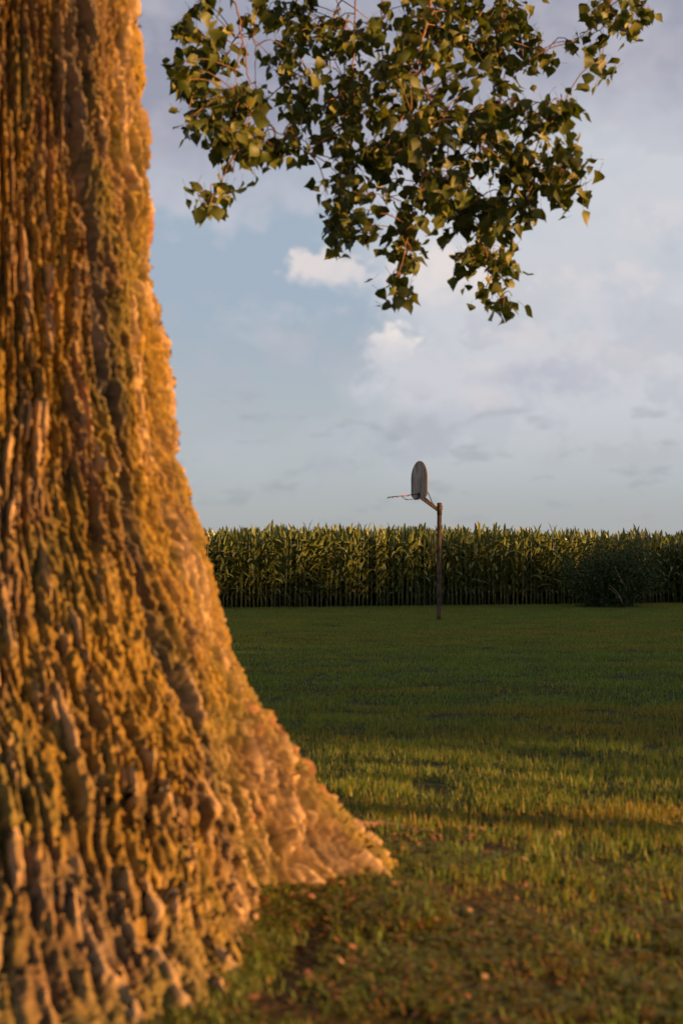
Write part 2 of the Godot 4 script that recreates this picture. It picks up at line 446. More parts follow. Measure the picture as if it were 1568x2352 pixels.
func make_tree() -> void:
	var t := thing("cottonwood_tree", "huge old tree with deeply furrowed ochre bark and drooping leafy twigs", "tree", TREE)
	var bark := vertex_mat(0.9, 0.35)
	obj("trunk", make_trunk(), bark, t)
	var wood := mat(lin(0.21, 0.115, 0.065), 0.85)
	# limbs above the view that carry the twigs
	var o := -TREE
	var limbs := [
		[Vector3(0, 5.2, 0) - o * 0, Vector3(0.9, 5.75, -1.2), Vector3(1.9, 6.0, -2.3), Vector3(3.3, 6.2, -3.1), Vector3(4.6, 6.5, -3.6)],
		[Vector3(0.1, 5.6, 0), Vector3(0.5, 6.6, 0.8), Vector3(1.3, 7.8, 1.7), Vector3(2.2, 8.8, 2.4)],
		[Vector3(-0.1, 5.6, 0), Vector3(-0.9, 6.7, -0.3), Vector3(-2.0, 8.0, -0.4), Vector3(-3.0, 9.2, -0.2)],
	]
	var limb_pts := PackedVector3Array()
	for l in limbs:
		var pts := smooth_line(l, 8)
		var rad := PackedFloat32Array()
		for i in pts.size():
			rad.append(lerpf(0.30, 0.05, pow(float(i) / (pts.size() - 1), 0.6)))
		var st := new_st()
		tube(st, pts, rad, 14)
		obj("limb", done(st), wood, t)
		if l == limbs[0]:
			limb_pts = pts
	# drooping branches: [depth, [points across the view], radius in mm]
	var droops := [
		[8.3, [[525, -60], [545, 20], [560, 95], [572, 185], [578, 262]], 8.0],
		[8.4, [[556, 62], [524, 120], [505, 150], [470, 196], [445, 215]], 5.0],
		[8.2, [[560, 80], [545, 150], [536, 215]], 4.5],
		[8.5, [[580, 40], [585, 120], [588, 190]], 4.5],
		[8.3, [[574, 230], [560, 310], [520, 390], [500, 428], [478, 455]], 4.0],
		[8.5, [[598, 240], [618, 285], [660, 320], [705, 350]], 4.0],
		[9.0, [[778, -60], [786, 60], [792, 120], [780, 210]], 6.0],
		[9.1, [[812, -60], [760, 60], [750, 140], [700, 215], [672, 330]], 6.0],
		[8.7, [[830, -60], [812, 150], [811, 280], [790, 370], [772, 540]], 7.0],
		[8.8, [[1010, -80], [985, 30], [965, 110], [950, 190], [940, 300], [955, 420]], 14.0],
		[8.6, [[955, 180], [1000, 240], [1090, 262], [1200, 232], [1290, 245]], 8.0],
		[8.5, [[945, 260], [970, 400], [935, 540], [912, 660]], 6.0],
		[9.0, [[960, 130], [1010, 290], [1080, 420], [1110, 560], [1150, 690]], 8.0],
		[9.4, [[1020, -70], [1090, 40], [1160, 90], [1250, 120]], 9.0],
		[8.8, [[1000, 260], [1130, 350], [1250, 390], [1345, 410]], 7.0],
		[9.6, [[1120, -70], [1150, 20], [1170, 120]], 6.0],
		[9.3, [[1420, -70], [1400, 10], [1380, 70], [1388, 140]], 6.0],
		[9.3, [[1400, 10], [1345, 75], [1312, 95]], 4.0],
		[9.4, [[1460, -70], [1450, 20], [1452, 80]], 5.0],
		[9.0, [[890, -70], [875, 60], [880, 200], [860, 330]], 7.0],
	]
	var branch_pts := PackedVector3Array()
	for d in droops:
		var pts := []
		var dd: float = d[0] * 1.12
		for q in d[1]:
			dd += rng.randf_range(-0.12, 0.12)
			pts.append(at(q[0], q[1], dd) - TREE)
		if d[1][0][1] < -30:                     # hangs from the limb
			var best := limb_pts[0]
			for l in limb_pts:
				if l.distance_to(pts[0]) < best.distance_to(pts[0]):
					best = l
			pts.push_front(best.lerp(pts[0], 0.5) + Vector3(0.05, 0.1, 0))
			pts.push_front(best)
		var line := smooth_line(pts, 7)
		for i in range(1, line.size() - 1):
			line[i] += Vector3(rng.randfn(), rng.randfn(), rng.randfn()) * 0.006
		var rad := PackedFloat32Array()
		for i in line.size():
			rad.append(d[2] * 0.001 * lerpf(1.15, 0.45, float(i) / (line.size() - 1)))
		var st := new_st()
		tube(st, line, rad, 6)
		obj("branch", done(st), wood, t)
		for q in line:
			branch_pts.append(q)
	# where the leaves are gathered: x, y, half width, half height, depth, sprays
	var blobs := [
		[450, 60, 52, 75, 8.4, 8], [505, 130, 25, 40, 8.4, 2], [445, 165, 50, 45, 8.4, 6], [560, 232, 55, 40, 8.3, 7], [470, 245, 50, 45, 8.4, 6],
		[520, 310, 60, 50, 8.3, 8], [560, 330, 30, 60, 8.3, 4], [640, 330, 60, 22, 8.5, 6], [545, 400, 22, 14, 8.3, 1], [476, 452, 22, 18, 8.3, 3], [500, 425, 14, 14, 8.3, 1],
		[600, 20, 40, 30, 8.9, 3], [665, 18, 45, 25, 9.0, 4], [640, 130, 40, 25, 8.8, 3], [715, 120, 70, 75, 9.1, 11], [705, 225, 45, 55, 9.1, 5], [690, 330, 30, 35, 9.1, 3],
		[820, 70, 70, 80, 8.9, 10], [790, 250, 55, 80, 8.8, 9], [860, 190, 80, 100, 8.9, 12], [960, 160, 100, 100, 8.8, 13], [1000, 50, 110, 70, 9.2, 14],
		[1100, 60, 110, 70, 9.5, 15], [1190, 60, 70, 75, 9.5, 9], [1225, 130, 40, 30, 9.4, 3], [1150, 150, 70, 45, 9.4, 6],
		[1060, 270, 110, 80, 8.8, 13], [1180, 280, 90, 60, 8.6, 10], [1275, 250, 35, 38, 8.5, 5], [1310, 345, 28, 45, 8.6, 4], [1300, 420, 45, 40, 8.7, 5],
		[1200, 390, 80, 70, 8.7, 11], [1060, 400, 90, 80, 8.9, 12], [940, 340, 90, 90, 8.7, 12], [850, 380, 75, 75, 8.8, 9], [790, 440, 45, 45, 8.7, 5],
		[780, 520, 35, 45, 8.7, 5], [830, 510, 30, 35, 8.7, 3], [960, 470, 80, 60, 8.7, 10], [1080, 500, 90, 60, 9.0, 10], [1180, 480, 45, 60, 8.8, 5],
		[930, 580, 35, 50, 8.6, 5], [1090, 580, 50, 35, 9.0, 4], [915, 655, 25, 28, 8.5, 3], [1155, 600, 25, 45, 9.0, 3], [1125, 665, 22, 25, 9.0, 2], [1180, 685, 14, 6, 9.0, 1], [1155, 705, 8, 10, 9.0, 1],
		[500, -110, 110, 70, 8.4, 12], [700, -120, 110, 70, 8.9, 12], [880, -110, 100, 70, 8.9, 14], [1060, -110, 110, 70, 9.3, 14], [1250, -140, 110, 60, 9.4, 8], [1420, -110, 90, 70, 9.4, 10],
		[1400, 15, 55, 25, 9.4, 5], [1340, 100, 26, 22, 9.3, 2], [1375, 135, 22, 22, 9.3, 2], [1440, 60, 24, 26, 9.4, 3], [1490, 8, 40, 14, 9.4, 3],
	]
	var tones := [Color(0.09, 0.112, 0.020), Color(0.072, 0.095, 0.017), Color(0.135, 0.15, 0.028), Color(0.055, 0.078, 0.014), Color(0.19, 0.19, 0.036), Color(0.082, 0.112, 0.017)]
	var kinds := []
	for i in 6:
		kinds.append(leaf_mesh([0.25, -0.2, 0.45, 0.1, -0.35, 0.3][i], [0.2, -0.25, 0.35, -0.1, 0.15, -0.35][i], [0.2, -0.3, 0.5, 0.1, -0.5, 0.35][i], tones[i]))
	var leaf_m := vertex_mat(0.5, 0.45)
	leaf_m.backlight_enabled = true
	leaf_m.backlight = lin(0.55, 0.6, 0.10)
	var twigs := new_st()
	var placed := []
	for b in blobs:
		for k in int(b[5] * (1.65 if b[0] > 740 and b[1] > 150 else 1.35) + 0.3):
			var a := rng.randf() * TAU
			var q := sqrt(rng.randf())
			var c := at(b[0] + cos(a) * q * b[2] * 0.9, b[1] + sin(a) * q * b[3] * 0.9, b[4] * 1.12 + rng.randfn(0.0, 0.30)) - TREE
			var best := branch_pts[0]
			for w in branch_pts:
				if w.distance_squared_to(c) < best.distance_squared_to(c):
					best = w
			var mid := best.lerp(c, 0.5) + Vector3(rng.randfn() * 0.02, 0.03 + absf(rng.randfn()) * 0.02, rng.randfn() * 0.02)
			tube(twigs, smooth_line([best, mid, c], 3), PackedFloat32Array([0.0050, 0.0046, 0.0043, 0.0040, 0.0037, 0.0033, 0.003]), 4, false)
			for n in rng.randi_range(6, 9):
				var f := 0.45 + 0.55 * rng.randf()
				var base := mid.lerp(c, f * 1.1) if rng.randf() < 0.5 else c
				var p := base + Vector3(rng.randfn(), rng.randfn() * 0.8 - 0.4, rng.randfn()) * 0.055
				placed.append([hang(p, rng.randf_range(0.055, 0.116), 0.65), rng.randi() % 6])
	var tw := obj("twigs", done(twigs), wood, t)
	tw.set_meta("kind", "stuff")
	var seen_size := func(m): return m[0].basis.x.length() if m[0].origin.y < 1.4 + 0.395 * -(m[0].origin.z + TREE.z) else 0.0
	placed.sort_custom(func(m, n): return seen_size.call(m) > seen_size.call(n))
	var rest := SurfaceTool.new()
	for i in placed.size():
		if i < 300:
			obj("leaf", kinds[placed[i][1]], leaf_m, t).transform = placed[i][0]
		else:
			rest.append_from(kinds[placed[i][1]], 0, placed[i][0])
	obj("foliage", rest.commit(), leaf_m, t).set_meta("kind", "stuff")
	print("leaves ", placed.size())
	# the rest of the crown, above the view
	var spray := SurfaceTool.new()
	for i in 14:
		spray.append_from(kinds[i % 6], 0, hang(Vector3(rng.randfn(), rng.randfn(), rng.randfn()) * 0.14, 0.14, 0.6))
	var spray_mesh := spray.commit()
	var mm := MultiMesh.new()
	mm.transform_format = MultiMesh.TRANSFORM_3D
	mm.mesh = spray_mesh
	mm.instance_count = 2600
	for i in mm.instance_count:
		var d := Vector3(rng.randfn(), rng.randfn(), rng.randfn()).normalized() * (0.55 + 0.45 * rng.randf())
		var p := Vector3(d.x * 5.2 + 0.6, 8.9 + d.y * 2.7, d.z * 4.6 - 0.2)
		p.y += n_soft.get_noise_3d(p.x, p.y, p.z) * 0.8
		p.y = maxf(p.y, 6.6)
		mm.set_instance_transform(i, Transform3D(Basis(Vector3.UP, rng.randf() * TAU), p))
	var crown := MultiMeshInstance3D.new()
	crown.name = "crown"
	crown.multimesh = mm
	crown.material_override = leaf_m
	crown.set_meta("kind", "stuff")
	t.add_child(crown, true)
	# roots that break the surface
	for rt in [[[[810, 1935], [880, 1928], [950, 1934], [1010, 1948]], 0.022]]:
		var pts := []
		for q in rt[0]:
			var g := on_ground(q[0], q[1])
			pts.append(Vector3(g.x, ground_y(g.x, g.z) + 0.012, g.z) - TREE)
		var line := smooth_line(pts, 8)
		var rad := PackedFloat32Array()
		for i in line.size():
			rad.append(rt[1] * (1.0 - 0.5 * i / line.size()) * (1.0 + rng.randfn() * 0.06))
			line[i].y += rng.randfn() * 0.004 - (0.03 if i == line.size() - 1 else 0.0)
		var st := new_st()
		tube(st, line, rad, 8)
		obj("root", done(st), mat(lin(0.20, 0.11, 0.06), 0.9), t)

# ---------------------------------------------------------------- the hoop

func rust_mat(a: Color, b: Color, noise_seed: int) -> StandardMaterial3D:
	var m := mat(Color.WHITE, 0.75, 0.4)
	var tex := NoiseTexture2D.new()
	tex.width = 256
	tex.height = 256
	tex.seamless = true
	var n := noise(FastNoiseLite.TYPE_SIMPLEX_SMOOTH, noise_seed, FastNoiseLite.FRACTAL_FBM, 5)
	n.frequency = 0.018
	tex.noise = n
	var g := Gradient.new()
	g.set_color(0, a)
	g.set_color(1, b)
	g.set_offset(0, 0.3)
	g.set_offset(1, 0.7)
	tex.color_ramp = g
	m.albedo_texture = tex
	m.uv1_triplanar = true
	m.uv1_scale = Vector3(1.6, 0.9, 1.6)
	return m

func board_texture() -> ImageTexture:
	var im := Image.create_empty(256, 256, false, Image.FORMAT_RGBF)
	for j in 256:
		for i in 256:
			var u := i / 256.0
			var v := j / 256.0
			var streak := n_fbm.get_noise_2d(u * 26.0, v * 1.6)
			var fine := n_fine.get_noise_2d(u * 120.0, v * 9.0)
			var stain := sstep(0.02, 0.3, n_fbm.get_noise_2d(u * 7.0 + 3.0, v * 0.7 + 8.0))
			var c := Color(0.38, 0.33, 0.27).lerp(Color(0.21, 0.18, 0.145), sstep(-0.05, 0.25, streak))
			c = c.lerp(Color(0.12, 0.10, 0.085), stain * 0.75)
			c = c * (1.0 + fine * 0.28)
			im.set_pixel(i, j, c.linear_to_srgb())
	im.convert(Image.FORMAT_RGB8)
	return ImageTexture.create_from_image(im)

func make_hoop() -> void:
	var foot := on_ground(1008, 1424.5)
	foot.y = ground_y(foot.x, foot.z)
	var t := thing("basketball_hoop", "old rusty basketball hoop with weathered wooden fan backboard on a bare steel pole", "basketball hoop", foot)
	var rust := rust_mat(lin(0.028, 0.021, 0.016), lin(0.11, 0.070, 0.042), 4)
	var dark := rust_mat(lin(0.025, 0.017, 0.013), lin(0.06, 0.036, 0.023), 9)
	var red := rust_mat(lin(0.20, 0.06, 0.03), lin(0.33, 0.10, 0.04), 6)
	var d := -foot.z
	var s := FOCAL / d                                    # picture units in a metre here
	var n := Vector3(-0.942, 0, 0.336)                    # the way the board faces
	var e := Vector3(0.336, 0, 0.942)                     # across the board
	var top := 269.0 / s
	var st := new_st()
	var pts := PackedVector3Array()
	var rad := PackedFloat32Array()
	for i in 13:
		pts.append(Vector3(sin(i * 0.6) * 0.004 - 0.015 + 0.0025 * i, -0.1 + (top - 0.05 + 0.1) * i / 12.0, 0))
		rad.append(0.057)
	tube(st, pts, rad, 20)
	obj("pole", done(st), rust, t)
	st = new_st()
	tube(st, PackedVector3Array([Vector3(0.014, top - 0.30, 0), Vector3(0.014, top, 0)]), PackedFloat32Array([0.062, 0.062]), 20)
	tube(st, PackedVector3Array([Vector3(0.014, top - 0.002, 0), Vector3(0.014, top + 0.004, 0)]), PackedFloat32Array([0.050, 0.050]), 20)
	obj("sleeve", done(st), rust, t)
	# board
	var hi := (1424.5 - 1060.0) / s
	var lo := (1424.5 - 1148.5) / s
	var reach := 46.5 / s / 0.942
	var c := n * reach
	c.y = 0.0
	var w := 0.51
	var tall := hi - lo
	var outline := PackedVector2Array([Vector2(-0.30, 0.0), Vector2(-0.045, 0.0), Vector2(-0.045, 0.06), Vector2(0.045, 0.06), Vector2(0.045, 0.0), Vector2(0.30, 0.0)])
	outline.append(Vector2(w - 0.03, 0.10))
	outline.append(Vector2(w, 0.14))
	for i in 15:
		var a := PI * i / 14.0
		outline.append(Vector2(cos(a) * w * (1.0 - 0.10 * sin(a)), tall * 0.60 + sin(a) * tall * 0.40))
	outline.append(Vector2(-w, 0.14))
	outline.append(Vector2(-w + 0.03, 0.10))
	var place := func(p: Vector2, off: float) -> Vector3: return c + e * p.x + Vector3(0, lo + p.y, 0) + n * off
	var face := new_st(false)
	var edge := new_st(false)
	var tri := Geometry2D.triangulate_polygon(outline)
	for side in [0.0, -0.022]:
		for k in range(0, tri.size(), 3):
			var order := [0, 1, 2] if side == 0.0 else [0, 2, 1]
			for q in order:
				var p := outline[tri[k + q]]
				face.set_uv(Vector2(p.x / 1.2 + 0.5, 1.0 - p.y / 1.2))
				face.add_vertex(place.call(p, side))
	for i in outline.size():
		var a := outline[i]
		var b := outline[(i + 1) % outline.size()]
		quad(edge, place.call(a, 0.0), place.call(a, -0.022), place.call(b, -0.022), place.call(b, 0.0))
	var fm := mat(Color.WHITE, 0.85, 0.3)
	fm.albedo_texture = board_texture()
	var board := obj("backboard", done(face), fm, t)
	obj("board_edge", done(edge), mat(lin(0.22, 0.17, 0.12), 0.85), board)
	# arm, a steel channel from the pole to the back of the board, and two braces
	var a0 := Vector3(0.0, (1424.5 - 1171.0) / s, 0)
	var a1 := c + n * -0.03
	a1.y = lo + 0.07
	st = new_st(false)
	bar(st, a0 + n * 0.03, a1, 0.05, 0.085)
	obj("arm", done(st), dark, t)
	for sgn in [1.0, -1.0]:
		st = new_st()
		var b0: Vector3 = a0.lerp(a1, 0.33) + Vector3(0, 0.035, 0)
		var b1: Vector3 = c + n * -0.035 + e * (sgn * 0.30) + Vector3(0, lo + (0.34 if sgn > 0 else 0.26), 0)
		tube(st, PackedVector3Array([b0, b1]), PackedFloat32Array([0.011, 0.011]), 8)
		obj("brace", done(st), dark, t)
	st = new_st()
	tube(st, PackedVector3Array([a0.lerp(a1, 0.25) + Vector3(0, 0.03, 0.0), a0.lerp(a1, 0.27) + Vector3(-0.01, 0.09, 0.0)]), PackedFloat32Array([0.008, 0.008]), 8)
	obj("bolt", done(st), dark, t)
	for y in [-0.025, 0.03]:
		st = new_st()
		tube(st, PackedVector3Array([Vector3(0.04, top - 0.12 + y, 0.01), Vector3(0.098, top - 0.12 + y, 0.01)]), PackedFloat32Array([0.012, 0.014]), 8)
		tube(st, PackedVector3Array([Vector3(0.07, top - 0.12 + y, 0.01), Vector3(0.088, top - 0.12 + y, 0.01)]), PackedFloat32Array([0.021, 0.021]), 6)
		obj("clamp_bolt", done(st), red, t)
	# rim, sagging, with its hooks, its plate and two bent stays
	var y0 := lo + 0.135
	var nd := (n + Vector3(0, -0.115, 0)).normalized()
	var rc := c + Vector3(0, y0, 0) + nd * 0.555
	var rr := 0.255
	st = new_st()
	pts = PackedVector3Array()
	rad = PackedFloat32Array()
	for i in 41:
		var a := TAU * i / 40.0
		pts.append(rc + nd * cos(a) * rr + e * sin(a) * rr)
		rad.append(0.011)
	tube(st, pts, rad, 8, false)
	var rim := obj("rim", done(st), red, t)
	for i in 12:
		var a := TAU * (i + 0.3) / 12.0
		var p := rc + nd * cos(a) * rr + e * sin(a) * rr
		st = new_st()
		tube(st, PackedVector3Array([p + Vector3(0, -0.004, 0), p + Vector3(0, -0.028, 0) + nd * 0.008, p + Vector3(0, -0.026, 0) + nd * 0.022]), PackedFloat32Array([0.006, 0.006, 0.006]), 5)
		obj("net_hook", done(st), red, rim)
	st = new_st(false)
	bar(st, c + Vector3(0, y0, 0) + n * 0.002, rc - nd * (rr - 0.005), 0.09, 0.02)
	obj("bracket", done(st), dark, t)
	st = new_st(false)
	bar(st, c + Vector3(0, lo + 0.03, 0) + n * 0.008, c + Vector3(0, lo + 0.17, 0) + n * 0.008, 0.012, 0.12, n.cross(Vector3.UP))
	obj("mount_plate", done(st), mat(lin(0.02, 0.016, 0.014), 0.7), t)
	for sgn in [1.0, -1.0]:
		st = new_st()
		var p0: Vector3 = rc + (nd * -0.10 + e * sgn * 0.92).normalized() * rr if sgn > 0 else rc + (nd * -0.62 + e * sgn * 0.78).normalized() * rr
		var p2: Vector3 = c + Vector3(0, lo + 0.03, 0) + n * 0.012 + e * sgn * 0.05
		var m1: Vector3 = p0.lerp(p2, 0.25) + Vector3(0, -0.075, 0)
		var m2: Vector3 = p0.lerp(p2, 0.6) + Vector3(0, -0.045, 0)
		var line := smooth_line([p0, m1, m2, p2], 5)
		var rr2 := PackedFloat32Array()
		rr2.resize(line.size())
		rr2.fill(0.0065)
		tube(st, line, rr2, 6)
		obj("stay", done(st), dark, t)

# ---------------------------------------------------------------- corn

var corn_leaf_m: StandardMaterial3D
var corn_stalk_m: StandardMaterial3D

func corn_leaf(st: SurfaceTool, h: float, turn: float, long: float, wide: float, rise: float, bend: float, tone: Color) -> void:
	var dir := Vector3(cos(turn), 0, sin(turn))
	var side := Vector3(-sin(turn), 0, cos(turn))
	var p := Vector3(0, h, 0) + dir * 0.012
	var rows := []
	var seg := 8
	var tw := rng.randfn(0.0, 0.5)
	for i in seg + 1:
		var t := float(i) / seg
		var el := rise - bend * pow(t, 1.4)
		var w := wide * 0.5 * pow(sin(PI * clampf(0.12 + 0.88 * t, 0.0, 1.0)), 0.75) * (1.0 if t < 0.98 else 0.0)
		var fwd := dir * cos(el) + Vector3.UP * sin(el)
		var nor := -dir * sin(el) + Vector3.UP * cos(el)
		var s := side.rotated(fwd, tw * t)
		nor = nor.rotated(fwd, tw * t)
		rows.append([p - s * w + nor * w * 0.45 + nor * sin(t * 21.0 + turn) * 0.006, p, p + s * w + nor * w * 0.45 + nor * sin(t * 19.0 + turn * 2.0 + 1.0) * 0.006])
		p += fwd * (long / seg)
	st.set_color(tone)
	for i in seg:
		for k in 2:
			quad(st, rows[i][k], rows[i][k + 1], rows[i + 1][k + 1], rows[i + 1][k])

func corn_kind(k: int) -> Dictionary:
	var tall := 2.02 + 0.05 * k
	var st := new_st()
	st.set_color(Color(0.17, 0.19, 0.075))
	var pts := PackedVector3Array()
	var rad := PackedFloat32Array()
	var lean := Vector3(rng.randfn() * 0.02, 0, rng.randfn() * 0.02)
	for i in 7:
		pts.append(Vector3(0, tall * i / 6.0, 0) + lean * i * 0.5)
		rad.append(lerpf(0.0145, 0.006, i / 6.0))
	tube(st, pts, rad, 6)
	var stalk := done(st)
	var leaves := []
	var turn := rng.randf() * TAU
	var count := 16
	for i in count:
		var f := float(i) / (count - 1)
		var h := lerpf(0.24, tall - 0.05, pow(f, 0.92))
		var top := sstep(0.62, 1.0, f)
		st = new_st()
		var g := rng.randf_range(0.85, 1.15)
		var tone := Color(0.11 * g, 0.137 * g, 0.033 * g).lerp(Color(0.12, 0.12, 0.05), 0.5 if f < 0.12 else 0.0)
		corn_leaf(st, h, turn + rng.randfn(0.0, 0.35), lerpf(0.62, 0.86, sin(f * PI)) * (1.0 - 0.12 * top), lerpf(0.075, 0.112, sin(f * PI * 0.8 + 0.3)) * (1.0 + 0.15 * top), lerpf(1.1, 1.44, top) + rng.randfn(0.0, 0.08), lerpf(2.3, 0.42, top) * rng.randf_range(0.8, 1.2), tone)
		leaves.append(done(st))
		turn += PI + rng.randfn(0.0, 0.2)
	var whole := SurfaceTool.new()
	whole.append_from(stalk, 0, Transform3D.IDENTITY)
	for l in leaves:
		whole.append_from(l, 0, Transform3D.IDENTITY)
	return {"stalk": stalk, "leaves": leaves, "whole": whole.commit()}

func corn_edge(along: float, back: float) -> Vector3:    # along the field's edge, then into the field
	var a := Vector3(-6.0, 0, -43.6)
	var b := Vector3(13.0, 0, -50.6)
	var d := (b - a).normalized()
	return a + d * along + Vector3(d.z, 0, -d.x) * back

func make_corn() -> void:
	corn_leaf_m = vertex_mat(0.38, 0.55)
	corn_stalk_m = vertex_mat(0.6, 0.4)
	corn_leaf_m.backlight_enabled = true
	corn_leaf_m.backlight = lin(0.16, 0.16, 0.04)
	var kinds := []
	for k in 5:
		kinds.append(corn_kind(k))
	var protos := []
	var front := "tall corn plant in the front row of the field, beside the mown lawn"
	var behind := "tall corn plant standing just behind the front row of the field"
	var x := -3.5
	while x < 20.5:
		var k := rng.randi() % 5
		var o: Node3D
		if protos.size() < 5:
			k = protos.size()
			o = Node3D.new()
			o.name = "corn_plant"
			add_child(o, true)
			obj("stalk", kinds[k].stalk, corn_stalk_m, o)
			for l in kinds[k].leaves:
				obj("leaf", l, corn_leaf_m, o)
			protos.append(o)
		else:
			o = protos[k].duplicate()
			o.name = "corn_plant"
			add_child(o, true)
		tag(o, front, "corn plant", "corn plants in the front row")
		var p := corn_edge(x, rng.randfn(0.0, 0.03))
		p.y = ground_y(p.x, p.z)
		var hs := 0.90 + 0.10 * sstep(0.0, 6.0, x) - 0.05 * sstep(12.0, 19.0, x) + rng.randfn(0.0, 0.03)
		o.transform = Transform3D(Basis(Vector3.UP, rng.randf() * TAU).scaled(Vector3(1, hs, 1)), p)
		x += rng.randf_range(0.12, 0.19)
	x = -3.6
	while x < 20.5:
		var p := corn_edge(x, 0.62 + rng.randfn(0.0, 0.03))
		var hs := 0.91 + 0.10 * sstep(0.0, 6.0, x) - 0.05 * sstep(12.0, 19.0, x) + rng.randfn(0.0, 0.03)
		var o := obj("corn_plant", kinds[rng.randi() % 5].whole, corn_leaf_m)
		o.transform = Transform3D(Basis(Vector3.UP, rng.randf() * TAU).scaled(Vector3(1, hs, 1)), p)
		tag(o, behind, "corn plant", "corn plants in the second row")
		x += rng.randf_range(0.13, 0.19)
	# everything behind that reads as one mass
	var patch := SurfaceTool.new()
	for i in 4:
		patch.append_from(kinds[i].whole, 0, Transform3D(Basis(Vector3.UP, rng.randf() * TAU).scaled(Vector3(1, rng.randf_range(0.94, 1.05), 1)), Vector3(i * 0.18 - 0.27, 0, rng.randfn(0, 0.03))))
	var where := []
	for row in range(2, 26):
		x = -10.0
		while x < 32.0:
			where.append([x + rng.randfn(0, 0.05), row * 0.6 + rng.randfn(0, 0.03)])
			x += 0.70 if row < 14 else 1.0
	var mm := MultiMesh.new()
	mm.transform_format = MultiMesh.TRANSFORM_3D
	mm.mesh = patch.commit()
	mm.instance_count = where.size()
	var yaw := -atan2(-7.0, 19.0)
	for i in where.size():
		var p := corn_edge(where[i][0], where[i][1])
		var hs := 0.92 + 0.10 * sstep(0.0, 6.0, where[i][0]) - 0.05 * sstep(12.0, 19.0, where[i][0]) + rng.randfn(0.0, 0.03)
		mm.set_instance_transform(i, Transform3D(Basis(Vector3.UP, yaw + (PI if rng.randf() < 0.5 else 0.0)).scaled(Vector3(1, hs, 1)), p))
	var o := MultiMeshInstance3D.new()
	o.name = "corn_field"
	o.multimesh = mm
	o.material_override = corn_leaf_m
	o.set_meta("kind", "stuff")
	tag(o, "dense mass of tall green corn filling the field behind its front rows", "corn")
	add_child(o, true)

# ---------------------------------------------------------------- shrubs and weeds by the field

func make_shrub(where: Vector3, wide: float, tall: float, count: int, label: String, leafy: Color, bare: int) -> void:
	where.y = ground_y(where.x, where.z)
	var t := thing("shrub", label, "shrub", where)
	var wood := mat(lin(0.15, 0.09, 0.055), 0.85)
	var pale := mat(lin(0.30, 0.21, 0.14), 0.85)
	var tips := []
	for i in 26:
		var a := rng.randf() * TAU
		var out := Vector3(cos(a) * wide * 0.5 * sqrt(rng.randf()), 0, sin(a) * wide * 0.42 * sqrt(rng.randf()))
		var base := out * 0.35
		base.y = -0.05
		var tip := out + Vector3(0, tall * rng.randf_range(0.45, 0.98) * (1.0 - 0.2 * out.length() / wide), 0)
		var mid := base.lerp(tip, 0.5) + Vector3(rng.randfn(), 0, rng.randfn()) * 0.08
		var st := new_st()
		tube(st, smooth_line([base, mid, tip], 5), PackedFloat32Array([0.016, 0.015, 0.014, 0.013, 0.012, 0.011, 0.010, 0.009, 0.007, 0.006, 0.004]), 5)
		obj("stem", done(st), wood, t)
		tips.append([base, mid, tip])
	for i in bare:
		var x := 0.10 + rng.randf_range(-0.15, 0.30)
		var h := rng.randf_range(0.1, 1.15)
		var st := new_st()
		var p0 := Vector3(x, h, wide * 0.36)
		tube(st, smooth_line([p0, p0 + Vector3(-0.09, 0.22, 0.05), p0 + Vector3(-0.2 + rng.randfn() * 0.15, 0.5, 0.02)], 3), PackedFloat32Array([0.012, 0.011, 0.010, 0.009, 0.008, 0.006, 0.004]), 5)
		obj("bare_twig", done(st), pale, t)
	var st := new_st(false)
	for i in count:
		var s: Array = tips[rng.randi() % tips.size()]
		var f := pow(rng.randf(), 0.75)
		var p: Vector3 = s[0].lerp(s[2], f) + Vector3(rng.randfn() * 0.22, rng.randfn() * 0.18, rng.randfn() * 0.22) * (0.8 + 0.4 * f)
		p.y = clampf(p.y, 0.02, s[2].y + 0.05)
		var b := Basis(Vector3.UP, rng.randf() * TAU) * Basis(Vector3.RIGHT, rng.randfn(0.0, 0.7)) * Basis(Vector3(0, 0, 1), rng.randfn(0.0, 0.7))
		var l := rng.randf_range(0.045, 0.095)
		var g := rng.randf_range(0.6, 1.35)
		st.set_color(Color(leafy.r * g, leafy.g * g, leafy.b * g))
		quad(st, p, p + b * Vector3(l * 0.35, 0.008, l * 0.5), p + b * Vector3(0, 0, l), p + b * Vector3(-l * 0.35, 0.008, l * 0.5))
	var lm := vertex_mat(0.6, 0.35)
	lm.backlight_enabled = true
	lm.backlight = lin(0.15, 0.18, 0.03)
	obj("foliage", done(st), lm, t).set_meta("kind", "stuff")

func blade(st: SurfaceTool, p: Vector3, turn: float, lean: float, long: float, wide: float, tone: Color) -> void:
	var d := Vector3(cos(turn), 0, sin(turn))
	var s := Vector3(-sin(turn), 0, cos(turn)) * wide * 0.5
	var m := p + Vector3(0, long * 0.55, 0) + d * lean * long * 0.22
	var e := p + Vector3(0, long * (1.0 - 0.35 * lean), 0) + d * lean * long * 0.75
	st.set_color(tone)
	quad(st, p - s, p + s, m + s * 0.8, m - s * 0.8)
	st.add_vertex(m - s * 0.8); st.add_vertex(m + s * 0.8); st.add_vertex(e)

func make_dry_grass(where: Vector3, long_x: float, long_z: float, label: String) -> void:
	where.y = 0.0
	var st := new_st(false)
	for i in 2600:
		var p := Vector3(rng.randfn() * long_x * 0.4, 0, rng.randfn() * long_z * 0.4)
		var g := rng.randf_range(0.6, 1.3)
		blade(st, p, rng.randf() * TAU, rng.randf_range(0.3, 1.2), rng.randf_range(0.25, 0.75), 0.009, Color(0.15 * g, 0.062 * g, 0.035 * g))
	var o := obj("dry_grass", done(st), vertex_mat(0.9, 0.2))
	o.position = where
	o.set_meta("kind", "stuff")
	tag(o, label, "dry grass")

# ---------------------------------------------------------------- lawn

